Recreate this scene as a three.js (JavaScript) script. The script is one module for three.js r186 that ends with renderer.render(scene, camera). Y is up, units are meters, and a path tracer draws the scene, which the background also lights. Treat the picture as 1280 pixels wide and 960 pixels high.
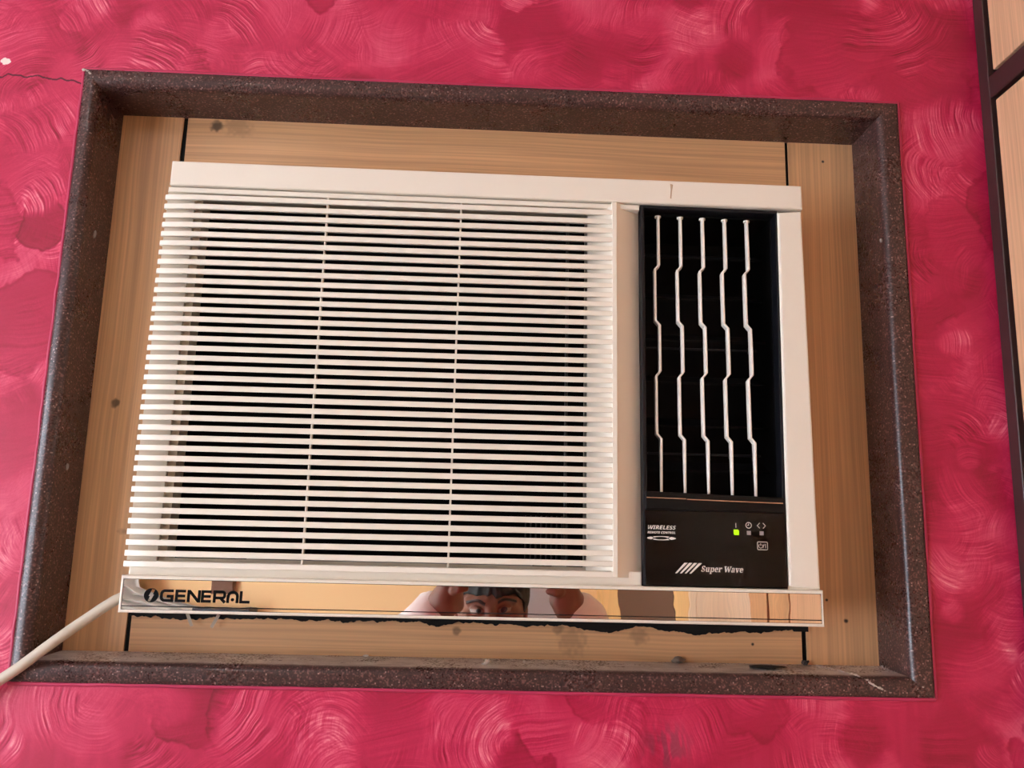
import * as THREE from 'three';
import { RoundedBoxGeometry } from 'three/addons/geometries/RoundedBoxGeometry.js';
import { mergeGeometries, toCreasedNormals } from 'three/addons/utils/BufferGeometryUtils.js';
import { MarchingCubes } from 'three/addons/objects/MarchingCubes.js';
import { RectAreaLightUniformsLib } from 'three/addons/lights/RectAreaLightUniformsLib.js';

// ---------------------------------------------------------------- camera, sky, light, exposure
const EYE = 1.70;                                   // lens height above the floor; wall face is z = 0
const scene = new THREE.Scene();
const camera = new THREE.PerspectiveCamera(47.731, 1280 / 960, 0.004, 40);
camera.rotation.order = 'YXZ';
camera.rotation.set(0.1864, -0.0361, 0.0238);
camera.position.set(0, EYE, 0.8778);
scene.add(camera);
const renderer = new THREE.WebGLRenderer();
renderer.toneMapping = THREE.LinearToneMapping;
renderer.toneMappingExposure = 0.96;
renderer.shadowMap.enabled = true;
RectAreaLightUniformsLib.init();
scene.background = new THREE.Color().setRGB(9.7, 10.7, 12.2);   // bright overcast sky outside the window
// ceiling fitting: a glowing diffuser and an area light of its size
const LAMP = { x: -0.75, z: 1.35, w: 0.6, d: 0.6, power: 1.0 };
const HIGH = 2.75;                                  // ceiling height
const ROOM = { left: -2.0, right: 0.553, back: 3.2 };

// ---------------------------------------------------------------- helpers
let seed = 7;
const rnd = () => { seed = (seed * 1664525 + 1013904223) >>> 0; return seed / 4294967296; };
const rr = (a, b) => a + (b - a) * rnd();
const clamp = (x, a = 0, b = 1) => Math.min(b, Math.max(a, x));
const lerp = (a, b, t) => a + (b - a) * t;
const smooth = (a, b, x) => { const t = clamp((x - a) / (b - a)); return t * t * (3 - 2 * t); };
const hash2 = (x, y) => { let h = Math.imul(x, 374761393) + Math.imul(y, 668265263); h = Math.imul(h ^ (h >>> 13), 1274126177); return ((h ^ (h >>> 16)) >>> 0) / 4294967296; };
function noise(x, y = 0) {
  const xi = Math.floor(x), yi = Math.floor(y), fx = x - xi, fy = y - yi;
  const u = fx * fx * (3 - 2 * fx), v = fy * fy * (3 - 2 * fy);
  return lerp(lerp(hash2(xi, yi), hash2(xi + 1, yi), u), lerp(hash2(xi, yi + 1), hash2(xi + 1, yi + 1), u), v);
}
const fbm = (x, y, n = 4) => { let s = 0, a = 0.5, t = 0; for (let i = 0; i < n; i++) { s += a * noise(x, y); t += a; a *= 0.5; x = x * 2.03 + 17.1; y = y * 2.03 + 9.7; } return s / t; };
const counts = {};
function numbered(name) { const n = counts[name] = (counts[name] ?? -1) + 1; return n ? name + '_' + String(n).padStart(3, '0') : name; }
function obj(name, geometries, material, parent = scene, kind) {
  const g = Array.isArray(geometries) ? mergeGeometries(geometries.map((q) => { const r = q.index ? q.toNonIndexed() : q; for (const k of Object.keys(r.attributes)) if (!['position', 'normal', 'uv'].includes(k)) r.deleteAttribute(k); return r; })) : geometries;
  const m = new THREE.Mesh(g, material);
  m.name = numbered(name);
  m.castShadow = m.receiveShadow = true;
  if (kind) m.userData.kind = kind;
  parent.add(m);
  return m;
}
function thing(name, label, category, [x, y, z] = [0, 0, 0], group) {
  const o = new THREE.Group();
  o.name = numbered(name);
  o.position.set(x, y, z);
  o.userData = { label, category };
  if (group) o.userData.group = group;
  scene.add(o);
  return o;
}
function part(name, parent) { const o = new THREE.Group(); o.name = numbered(name); parent.add(o); return o; }
function tag(o, label, category, group) { Object.assign(o.userData, { label, category }); if (group) o.userData.group = group; return o; }
function rbox(x0, x1, y0, y1, z0, z1, r = 0.001) {
  const g = new RoundedBoxGeometry(x1 - x0, y1 - y0, z1 - z0, 2, Math.min(r, (x1 - x0) / 2.01, (y1 - y0) / 2.01, (z1 - z0) / 2.01));
  return g.translate((x0 + x1) / 2, (y0 + y1) / 2, (z0 + z1) / 2);
}
function box(x0, x1, y0, y1, z0, z1) { return new THREE.BoxGeometry(x1 - x0, y1 - y0, z1 - z0).translate((x0 + x1) / 2, (y0 + y1) / 2, (z0 + z1) / 2); }
function poly(points, holes = []) {
  const s = new THREE.Shape(points.map((p) => new THREE.Vector2(...p)));
  for (const h of holes) s.holes.push(new THREE.Path(h.map((p) => new THREE.Vector2(...p))));
  return s;
}
const rect = (x0, x1, y0, y1) => [[x0, y0], [x1, y0], [x1, y1], [x0, y1]];
function plate(points, z0, z1, bevel = 0, holes = []) {          // a bevelled plate in the x-y plane, from z0 to z1
  const g = new THREE.ExtrudeGeometry(poly(points, holes), { depth: z1 - z0 - 2 * bevel, bevelEnabled: bevel > 0, bevelSize: bevel, bevelThickness: bevel, bevelOffset: -bevel, bevelSegments: 2 });
  return g.translate(0, 0, z0 + bevel);
}
function prismY(pts, y0, y1) {                                    // a profile in x-z carried along y
  const g = new THREE.ExtrudeGeometry(poly(pts.map(([x, z]) => [x, -z])), { depth: y1 - y0, bevelEnabled: false });
  return g.rotateX(-Math.PI / 2).translate(0, y0, 0);
}
function tube(points, r, seg = 40, sides = 10) { return new THREE.TubeGeometry(new THREE.CatmullRomCurve3(points.map((p) => new THREE.Vector3(...p))), seg, r, sides); }
function dataTexture(w, h, fill, srgb = true) {                  // fill(x, y, out) gives 0..255
  const data = new Uint8Array(w * h * 4), o = [0, 0, 0];
  for (let y = 0, i = 0; y < h; y++) for (let x = 0; x < w; x++, i += 4) { fill(x, y, o); data[i] = clamp(o[0], 0, 255); data[i + 1] = clamp(o[1], 0, 255); data[i + 2] = clamp(o[2], 0, 255); data[i + 3] = 255; }
  const t = new THREE.DataTexture(data, w, h);
  if (srgb) t.colorSpace = THREE.SRGBColorSpace;
  t.wrapS = t.wrapT = THREE.RepeatWrapping;
  t.magFilter = THREE.LinearFilter; t.minFilter = THREE.LinearMipmapLinearFilter; t.generateMipmaps = true; t.needsUpdate = true;
  return t;
}
const std = (o) => new THREE.MeshStandardMaterial(o);

// ---------------------------------------------------------------- materials
// brushed crimson wall paint: overlapping swirls of a broad brush, light pink over dark red; one tile is 1.28 m x 0.96 m
const PW = 2048, PH = 1536, PX = PW / 1.28;
const paint = (() => {
  const L = new Float32Array(PW * PH);
  for (let y = 0; y < PH; y++) for (let x = 0; x < PW; x++) L[y * PW + x] = 0.34 + 0.25 * (fbm(x * 0.006, y * 0.006, 4) - 0.5) + 0.10 * (noise(x * 0.16, y * 0.012) - 0.5);
  const dab = (cx, cy, R, k, th, bend, tone, grad, contrast, alpha, ridge, s) => {
    const c = Math.cos(th), n = Math.sin(th), ax = cx + c * R * bend, ay = cy + n * R * bend, M = Math.ceil(R * Math.max(1, k) * 1.25);
    for (let j = -M; j <= M; j++) for (let i = -M; i <= M; i++) {
      const u = (i * c + j * n) / R, v = (-i * n + j * c) / (R * k), q0 = Math.sqrt(u * u + v * v);
      if (q0 > 1.25) continue;
      const x = Math.round(cx + i), y = Math.round(cy + j), px = ((x % PW) + PW) % PW, py = ((y % PH) + PH) % PH;
      const q = q0 + 0.35 * (noise(x * 0.03 + s, y * 0.03) - 0.5) + 0.12 * (noise(x * 0.14, y * 0.14 + s) - 0.5);
      const m = smooth(1, ridge ? 0.9 : 0.5, q);
      if (m <= 0) continue;
      const rho = Math.hypot(x - ax, y - ay) + 16 * (noise(x * 0.013 + s, y * 0.013) - 0.5) + 4 * (noise(x * 0.05, y * 0.05 + s) - 0.5), phi = Math.atan2(-(x - ax) * n + (y - ay) * c, -(x - ax) * c - (y - ay) * n) * R;
      const fine = noise(rho * 0.42 + s, phi * 0.03) - 0.5, mid = noise(rho * 0.09 + s * 2, phi * 0.014) - 0.5, hair = noise(rho * 0.8 + s, phi * 0.04) - 0.5;
      const patchy = smooth(0.3, 0.7, noise(x * 0.018 + s, y * 0.018 - s));
      let t = tone + grad * u + contrast * (0.4 * fine + 0.35 * mid + 1.05 * hair) * (0.3 + patchy) + 0.07 * patchy * (hash2(x, y + i % 3) - 0.4);
      if (ridge) t -= 0.16 * smooth(0.8, 0.95, q) * smooth(1.02, 0.95, q);
      const o = py * PW + px;
      L[o] = lerp(L[o], t, m * alpha);
    }
  };
  for (let i = 0; i < 1200; i++) {
    const kind = rnd(), x = rr(0, PW), y = rr(0, PH), th = rr(0, Math.PI * 2), s = rr(0, 900);
    if (kind < 0.24) dab(x, y, rr(50, 120), rr(0.7, 1.3), Math.PI / 2 + rr(-0.5, 0.5), rr(3, 6), rr(0.08, 0.36), rr(-0.2, 0.2), rr(0.1, 0.3), rr(0.5, 0.9), rnd() < 0.3, s);
    else if (kind < 0.70) dab(x, y, rr(45, 105), rr(0.6, 1.5), th, rr(0.7, 2.2), rr(0.30, 0.62), rr(-0.36, 0.36), rr(0.35, 0.75), rr(0.5, 0.92), rnd() < 0.15, s);
    else dab(x, y, rr(22, 62), rr(0.6, 1.8), th, rr(0.8, 2.4), rr(0.52, 0.76), rr(-0.3, 0.3), rr(0.4, 0.8), rr(0.3, 0.6), false, s);
  }
  return L;
})();
const STOPS = [[0, 136, 4, 42], [0.2, 170, 14, 62], [0.42, 197, 36, 82], [0.65, 219, 78, 110], [0.85, 236, 132, 146], [1, 246, 180, 180]];
const ramp = (t, o) => { t = clamp(t); let i = 0; while (i < 4 && t > STOPS[i + 1][0]) i++; const a = STOPS[i], b = STOPS[i + 1], f = clamp((t - a[0]) / (b[0] - a[0])); for (let c = 0; c < 3; c++) o[c] = lerp(a[c + 1], b[c + 1], f); };
const paintX = (x) => ((x + 0.62) * PX), paintY = (y) => ((y + 0.24) * PX);            // wall metres (y from the lens height) to texels
const paintMap = dataTexture(PW, PH, (x, y, o) => {
  ramp(paint[y * PW + x] + 0.05 * (hash2(x, y) - 0.5), o);
  const wx = x / PX - 0.62, wy = y / PX - 0.24;
  const cy = 0.483 + 0.010 * Math.sin((wx + 0.56) * 18) - (wx + 0.56) * 0.09 + 0.004 * (noise(wx * 160) - 0.5);   // hairline crack in the plaster
  if (wx < -0.44 && wx > -0.56 && Math.abs(wy - cy) < 0.0009) { o[0] *= 0.45; o[1] *= 0.5; o[2] *= 0.5; }
  if (Math.hypot((wx + 0.524), (wy - 0.503) * 1.3) < 0.005 + 0.003 * (noise(wx * 400, wy * 400) - 0.5)) { o[0] = 235; o[1] = 220; o[2] = 212; }  // chip
  const d = Math.hypot((wx - 0.188) / 0.035, (wy + 0.186) / 0.033);                     // grey scuff under the niche
  if (d < 1) { const k = smooth(1, 0.2, d) * smooth(0.42, 0.75, noise(wx * 420 + wy * 60, wy * 90)) * 0.4; o[0] = lerp(o[0], 92, k); o[1] = lerp(o[1], 62, k); o[2] = lerp(o[2], 66, k); }
});
const paintBump = dataTexture(PW / 2, PH / 2, (x, y, o) => { o[0] = o[1] = o[2] = 255 * clamp(paint[(y * 2) * PW + x * 2] * 0.8 + 0.1); }, false);
for (const t of [paintMap, paintBump]) { t.repeat.set(1 / 1.28, 1 / 0.96); t.offset.set(0.62 / 1.28, (0.24 - EYE) / 0.96); }
const M = {};
M.paint = std({ map: paintMap, bumpMap: paintBump, bumpScale: 0.0005, roughness: 0.42 });

const stoneTex = (dust) => dataTexture(512, 512, (x, y, o) => {      // 0.34 m square; dust: settled on the ledge
  const n = fbm(x * 0.03, y * 0.03, 3), h = hash2(x >> 1, y >> 1), h2 = hash2(x + 911, y), sp = noise(x * 0.52, y * 0.52), sq = noise(x * 0.55 + 70, y * 0.55);
  const k = 0.88 + 0.2 * n + 0.22 * (h2 - 0.5);
  o[0] = 66 * k; o[1] = 42 * k; o[2] = 40 * k;
  const t = clamp((sp - 0.58) * 3.2) * 0.8; o[0] = lerp(o[0], 142, t); o[1] = lerp(o[1], 102, t); o[2] = lerp(o[2], 97, t);
  const d = clamp((0.34 - sq) * 1.2); for (let c = 0; c < 3; c++) o[c] *= 1 - d;
  if (h > 0.989) { o[0] = 165; o[1] = 138; o[2] = 132; }
  if (dust) { const f = smooth(0.099, 0.107, y / 512 * 0.34 + 0.0015 * (noise(x * 0.1, 3) - 0.5)) * (0.85 + 0.5 * (fbm(x * 0.05, y * 0.09, 3) - 0.5)); o[0] = lerp(o[0], 196, f); o[1] = lerp(o[1], 188, f); o[2] = lerp(o[2], 184, f); }
});
const stoneRough = dataTexture(256, 256, (x, y, o) => { o[0] = o[1] = o[2] = 255 * clamp(0.31 + 0.25 * (fbm(x * 0.04, y * 0.04, 4) - 0.4) + 0.16 * (hash2(x, y) - 0.5), 0.15, 1); }, false);
const stoneMap = stoneTex(false), dustyMap = stoneTex(true);
for (const q of [stoneMap, dustyMap, stoneRough]) q.repeat.set(1 / 0.34, 1 / 0.34);
M.stone = std({ map: stoneMap, roughnessMap: stoneRough, roughness: 1 });
M.stoneDusty = std({ map: dustyMap, roughnessMap: stoneRough, roughness: 1 });

function woodMap(w, h, marks, s, base = [222, 172, 125]) {                      // grain along x; w x h metres; marks: [x, y, rx, ry, strength] in metres
  const pw = Math.min(1024, Math.round(w * 1500)), ph = Math.min(1024, Math.round(h * 1500));
  return dataTexture(pw, ph, (x, y, o) => {
    const X = x / pw * w, Y = y / ph * h, wob = 0.012 * (fbm(X * 3 + s, Y * 6, 3) - 0.5);
    const ring = noise((Y + wob * 2.2) * 150 + s * 3, X * 1.3 + s), fineG = noise((Y + wob) * 900 + s, X * 9), wide = fbm((Y + wob) * 34 + s, X * 0.9, 3);
    let k = 0.93 + 0.10 * (wide - 0.5) + 0.055 * (ring - 0.5) + 0.12 * (fineG - 0.5) + 0.06 * (noise((Y + wob) * 420 + s, X * 5) - 0.5);
    if (ring > 0.74) k -= 0.10 * (ring - 0.74) * 4 * noise(X * 8 + s, Y * 30);
    o[0] = base[0] * k; o[1] = base[1] * k; o[2] = base[2] * k;
    for (const [mx, my, rx, ry, st] of marks) {
      const d = Math.hypot((X - mx) / rx, (Y - my) / ry) + 0.5 * (noise(X * 300, Y * 300) - 0.5);
      if (d < 1) { const f = 1 - st * smooth(1, 0.3, d); o[0] *= f; o[1] *= f; o[2] *= f; }
    }
  });
}
M.plastic = std({ color: new THREE.Color('#ebe2d3'), roughness: 0.42 });
M.plasticBack = std({ color: new THREE.Color('#d9cab4'), roughness: 0.5 });
M.vane = std({ color: new THREE.Color('#eee6da'), roughness: 0.35 });
M.black = new THREE.MeshPhysicalMaterial({ color: new THREE.Color('#0a090a'), roughness: 0.5, specularIntensity: 0.5 });
M.duct = new THREE.MeshPhysicalMaterial({ color: new THREE.Color('#0b0a0a'), roughness: 0.5, specularIntensity: 0.25 });
M.blackGloss = new THREE.MeshPhysicalMaterial({ color: new THREE.Color('#0b090a'), roughness: 0.16, specularIntensity: 0.55 });
M.cavity = new THREE.MeshPhysicalMaterial({ color: new THREE.Color('#050505'), roughness: 0.9, specularIntensity: 0.2 });
M.navy = new THREE.MeshPhysicalMaterial({ color: new THREE.Color('#101015'), roughness: 0.4, specularIntensity: 0.6 });
M.gap = std({ color: new THREE.Color('#070605'), roughness: 0.95 });
M.metal = std({ color: new THREE.Color('#8c8680'), roughness: 0.4, metalness: 0.8 });
M.chrome = std({ color: new THREE.Color('#d8c2ae'), roughness: 0.2, metalness: 1 });
M.mirror = std({ color: new THREE.Color('#fbf3e8'), roughness: 0.012, metalness: 1 });
M.cable = std({ color: new THREE.Color('#c9bdab'), roughness: 0.5 });
M.darkWood = std({ color: new THREE.Color('#3a2726'), roughness: 0.35 });
M.cream = std({ color: new THREE.Color('#d2cabd'), roughness: 0.9 });
M.white = std({ color: new THREE.Color('#e9e6e0'), roughness: 0.8 });
M.peach = std({ color: new THREE.Color('#f0cb98'), roughness: 0.85 });
M.tile = std({ color: new THREE.Color('#a89c8e'), roughness: 0.4 });

// ---------------------------------------------------------------- the room
const FRAME = { l: -0.4374, r: 0.4543, t: 0.4968, b: -0.136 };     // stone surround, outer edge (y from the lens height)
const yy = (p) => p.map(([x, y]) => [x, y + EYE]);
obj('wall_front', plate(rect(ROOM.left - 0.2, ROOM.right + 0.25, 0, HIGH), -0.23, 0, 0, [yy(rect(FRAME.l + 0.001, FRAME.r - 0.001, FRAME.b + 0.001, FRAME.t - 0.001))]), M.paint, scene, 'structure');
obj('floor', box(ROOM.left - 0.2, ROOM.right + 0.25, -0.12, 0, -0.23, ROOM.back + 0.2), M.tile, scene, 'structure');
obj('ceiling', box(ROOM.left - 0.2, ROOM.right + 0.25, HIGH, HIGH + 0.15, -0.23, ROOM.back + 0.2), M.cream, scene, 'structure');
obj('wall_back', box(ROOM.left - 0.2, ROOM.right + 0.25, 0, HIGH, ROOM.back, ROOM.back + 0.2), M.peach, scene, 'structure');
obj('wall_right', box(ROOM.right + 0.03, ROOM.right + 0.25, 0, HIGH, 0, ROOM.back), M.peach, scene, 'structure');
const WIN = { z0: 0.4, z1: 2.4, y0: 0.75, y1: 2.3 };
obj('wall_left', plate(rect(0, ROOM.back, 0, HIGH), 0, 0.2, 0, [rect(WIN.z0, WIN.z1, WIN.y0, WIN.y1)]).applyMatrix4(new THREE.Matrix4().makeBasis(new THREE.Vector3(0, 0, 1), new THREE.Vector3(0, 1, 0), new THREE.Vector3(-1, 0, 0)).setPosition(ROOM.left, 0, 0)), M.cream, scene, 'structure');
{
  const w = new THREE.Group();
  w.name = 'window_1'; w.userData.kind = 'structure'; w.position.set(ROOM.left - 0.1, WIN.y0, (WIN.z0 + WIN.z1) / 2); scene.add(w);
  const hz = (WIN.z1 - WIN.z0) / 2, h = WIN.y1 - WIN.y0, f = 0.05;
  obj('window_frame', [box(-0.03, 0.03, 0, f, -hz, hz), box(-0.03, 0.03, h - f, h, -hz, hz), box(-0.03, 0.03, f, h - f, -hz, -hz + f), box(-0.03, 0.03, f, h - f, hz - f, hz), box(-0.025, 0.025, f, h - f, -f / 2, f / 2)], M.white, w);
  const glass = new THREE.MeshPhysicalMaterial({ transmission: 1, thickness: 0, roughness: 0, ior: 1.5 });
  for (const s of [-1, 1]) obj('pane', box(-0.002, 0.002, f, h - f, s < 0 ? -hz + f : f / 2, s < 0 ? -f / 2 : hz - f), glass, w);
}
// ceiling lamp
{
  const t = thing('ceiling_light', 'square white flush ceiling light glowing above the room', 'light', [LAMP.x, HIGH, LAMP.z]);
  obj('frame', plate(rect(-LAMP.w / 2 - 0.03, LAMP.w / 2 + 0.03, -LAMP.d / 2 - 0.03, LAMP.d / 2 + 0.03), 0, 0.03, 0.003, [rect(-LAMP.w / 2, LAMP.w / 2, -LAMP.d / 2, LAMP.d / 2)]).rotateX(Math.PI / 2), M.white, t);
  obj('diffuser', box(-LAMP.w / 2, LAMP.w / 2, -0.02, -0.005, -LAMP.d / 2, LAMP.d / 2), std({ color: '#ffffff', emissive: new THREE.Color(1, 0.93, 0.84), emissiveIntensity: 1.5 }), t);
  const a = new THREE.RectAreaLight(new THREE.Color(1, 0.97, 0.93), LAMP.power, LAMP.w, LAMP.d);
  a.position.set(0, -0.035, 0); a.rotation.x = -Math.PI / 2; a.castShadow = true; t.add(a);
}

// ---------------------------------------------------------------- the panelled side with dark battens (right of the photo)
{
  const X = ROOM.right, t = thing('wall_panelling', 'peach laminate wall panelling divided by dark brown battens, at right edge', 'panelling', [X, 0, 0]);
  const lam = (tone, s) => { const m = woodMap(0.5, 0.5, [], s, tone); m.repeat.set(2, 2); m.wrapS = m.wrapT = THREE.MirroredRepeatWrapping; return std({ map: m, roughness: 0.4 }); };
  const near = lam([228, 182, 140], 5), pale = lam([244, 216, 184], 3), tan = lam([218, 168, 118], 8), yellow = lam([234, 184, 118], 11);
  const brown = std({ color: new THREE.Color('#4a2a1c'), roughness: 0.5 });
  const grainUp = (g) => { const p = g.attributes.position, u = g.attributes.uv; for (let i = 0; i < p.count; i++) u.setXY(i, p.getY(i), p.getZ(i)); return g; };
  obj('backing', box(0.012, 0.03, 0, HIGH, 0, ROOM.back), M.gap, t);
  const y1 = EYE + 0.494, y2 = EYE + 0.530;
  obj('batten', rbox(-0.003, 0.012, 0, HIGH, 0.0005, 0.0185, 0.0015), M.darkWood, t);
  obj('batten', rbox(-0.003, 0.012, y1 + 0.004, y2 - 0.006, 0.0185, 1.64, 0.0015), M.darkWood, t);
  const cols = [[0.0235, 0.748, near], [0.754, 0.858, tan], [0.874, 0.978, tan], [0.980, 1.395, pale], [1.400, 1.48, pale], [1.483, 1.66, yellow]];
  for (const [a, b, m] of cols) { obj('panel', grainUp(rbox(0, 0.012, 0, y1, a, b, 0.001)), m, t); obj('panel', grainUp(rbox(0, 0.012, y2, HIGH, a, b, 0.001)), m, t); }
  for (const [a, b] of [[2.57, 3.045], [3.055, ROOM.back]]) obj('panel', grainUp(rbox(0, 0.012, 0, HIGH, a, b, 0.001)), yellow, t);
  const d = new THREE.Group(); d.name = 'door_1'; d.userData.kind = 'structure'; d.position.set(X, 0, 1.67); scene.add(d);
  obj('door_leaf', rbox(0, 0.012, 0, 2.1, 0, 0.89, 0.002), brown, d);
  obj('transom_panel', rbox(0, 0.012, 2.105, HIGH, 0, 0.89, 0.002), brown, d);
  obj('door_handle', [rbox(-0.03, 0, 1.02, 1.05, 0.06, 0.08, 0.004), rbox(-0.04, -0.028, 1.025, 1.045, 0.06, 0.18, 0.005)], M.metal, d);
}

// ---------------------------------------------------------------- stone surround
{
  const t = thing('stone_surround', 'polished brown speckled stone surround framing the recessed air conditioner niche', 'frame', [0, EYE, 0]);
  const inset = { l: 0.0211, r: 0.0282, t: 0.0231, b: 0.0232 };
  const prof = (I) => [[0, -0.075], [0, 0.001], [0.0012, 0.0038], [0.0045, 0.0060], [I - 0.0115, 0.0068], [I - 0.0085, 0.0064], [I - 0.0062, 0.0052], [I - 0.0044, 0.0033], [I - 0.0033, 0.0008], [I - 0.0026, -0.003], [I, -0.056], [I, -0.075]];
  const P = { l: prof(inset.l), r: prof(inset.r), t: prof(inset.t), b: prof(inset.b) };
  const cornerOf = (sx, sy, i) => [sx === 'l' ? FRAME.l + P.l[i][0] : FRAME.r - P.r[i][0], sy === 't' ? FRAME.t - P.t[i][0] : FRAME.b + P.b[i][0]];
  const moulding = (a, b, side) => {
    const n = P[side].length, pos = [], uv = [], idx = [], N = 24;
    let arc = 0;
    for (let i = 0; i < n; i++) {
      if (i) arc += Math.hypot(P[side][i][0] - P[side][i - 1][0], P[side][i][1] - P[side][i - 1][1]);
      const A = cornerOf(...a, i), B = cornerOf(...b, i), z = P[side][i][1];
      for (let j = 0; j <= N; j++) {
        const f = j / N, x = lerp(A[0], B[0], f), y = lerp(A[1], B[1], f);
        pos.push(x, y, z); uv.push((side === 'l' || side === 'r' ? y : x) + (side === 'r' ? 0.37 : 0), arc + (side === 't' ? 0.2 : side === 'l' ? 0.11 : 0));
      }
    }
    for (let i = 0; i + 1 < n; i++) for (let j = 0; j < N; j++) { const p = i * (N + 1) + j, q = p + N + 1; idx.push(p, p + 1, q, q, p + 1, q + 1); }
    const g = new THREE.BufferGeometry();
    g.setAttribute('position', new THREE.Float32BufferAttribute(pos, 3)); g.setAttribute('uv', new THREE.Float32BufferAttribute(uv, 2)); g.setIndex(idx);
    g.computeVertexNormals();
    return g;
  };
  obj('stone_piece', moulding(['l', 't'], ['r', 't'], 't'), M.stone, t);
  obj('stone_piece', moulding(['r', 't'], ['r', 'b'], 'r'), M.stone, t);
  obj('stone_piece', moulding(['r', 'b'], ['l', 'b'], 'b'), M.stoneDusty, t);
  obj('stone_piece', moulding(['l', 'b'], ['l', 't'], 'l'), M.stone, t);
  // wall paint run up against the stone
  const edge = std({ color: new THREE.Color('#bb3058'), roughness: 0.5 }), e = 0.0006, zb = 0.0012;
  for (const [a, b] of [[[FRAME.l - e, FRAME.t], [FRAME.l - e, FRAME.b]], [[FRAME.l, FRAME.t + e], [FRAME.r, FRAME.t + e]], [[FRAME.r + e, FRAME.t], [FRAME.r + e, FRAME.b]], [[FRAME.l, FRAME.b - e], [FRAME.r, FRAME.b - e]]]) {
    const q = []; for (let i = 0; i <= 40; i++) q.push([lerp(a[0], b[0], i / 40) + rr(-0.0004, 0.0004), lerp(a[1], b[1], i / 40) + rr(-0.0004, 0.0004), zb + rr(-0.0006, 0.0006)]);
    obj('paint_edge', tube(q, 0.0021, 160, 8), edge, t);
  }
  // white cement left in two joints
  const cement = std({ color: new THREE.Color('#b9aca4'), roughness: 0.9 });
  const bead = (a, b, r, n) => { const g = []; for (let i = 0; i < n; i++) { const f = (i + rr(-0.3, 0.3)) / n, s = r * rr(0.4, 1.2); g.push(new THREE.IcosahedronGeometry(s, 0).scale(1.4, 1, 0.5).translate(lerp(a[0], b[0], f) + rr(-0.0008, 0.0008), lerp(a[1], b[1], f) + rr(-0.0006, 0.0006), lerp(a[2], b[2], f))); } return g; };
  obj('cement_smear', [...bead([0.357, -0.1126, -0.05], [0.376, -0.1148, -0.004], 0.0012, 18), ...bead([0.376, -0.1150, 0.0], [0.386, -0.1200, 0.0055], 0.0011, 10), ...bead([0.386, -0.1205, 0.0066], [0.402, -0.1285, 0.0072], 0.0011, 16), ...bead([0.4262, -0.1120, -0.05], [0.4318, -0.1160, 0.0015], 0.0012, 14), ...bead([0.4325, -0.1170, 0.004], [0.4420, -0.1250, 0.0068], 0.0011, 10)], cement, t);
  obj('cement_chip', [...bead([-0.4345, 0.494, 0.006], [-0.428, 0.488, 0.0068], 0.0013, 6), ...bead([-0.4368, 0.495, 0.0045], [-0.4362, 0.492, 0.006], 0.0016, 4)], cement, t);
  const splash = std({ color: new THREE.Color('#8d7f7a'), roughness: 0.8 });
  for (const [x, y, z] of [[0.4275, 0.336, 0], [0.4405, 0.21, 0.004], [-0.4165, 0.318, -0.02], [-0.4165, 0.07, -0.02], [0.4385, 0.063, 0.003]]) obj('plaster_splash', new THREE.SphereGeometry(0.0022, 8, 6).scale(0.8, rr(0.9, 2.2), 0.5).translate(x, y, z), splash, t);
}

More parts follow.
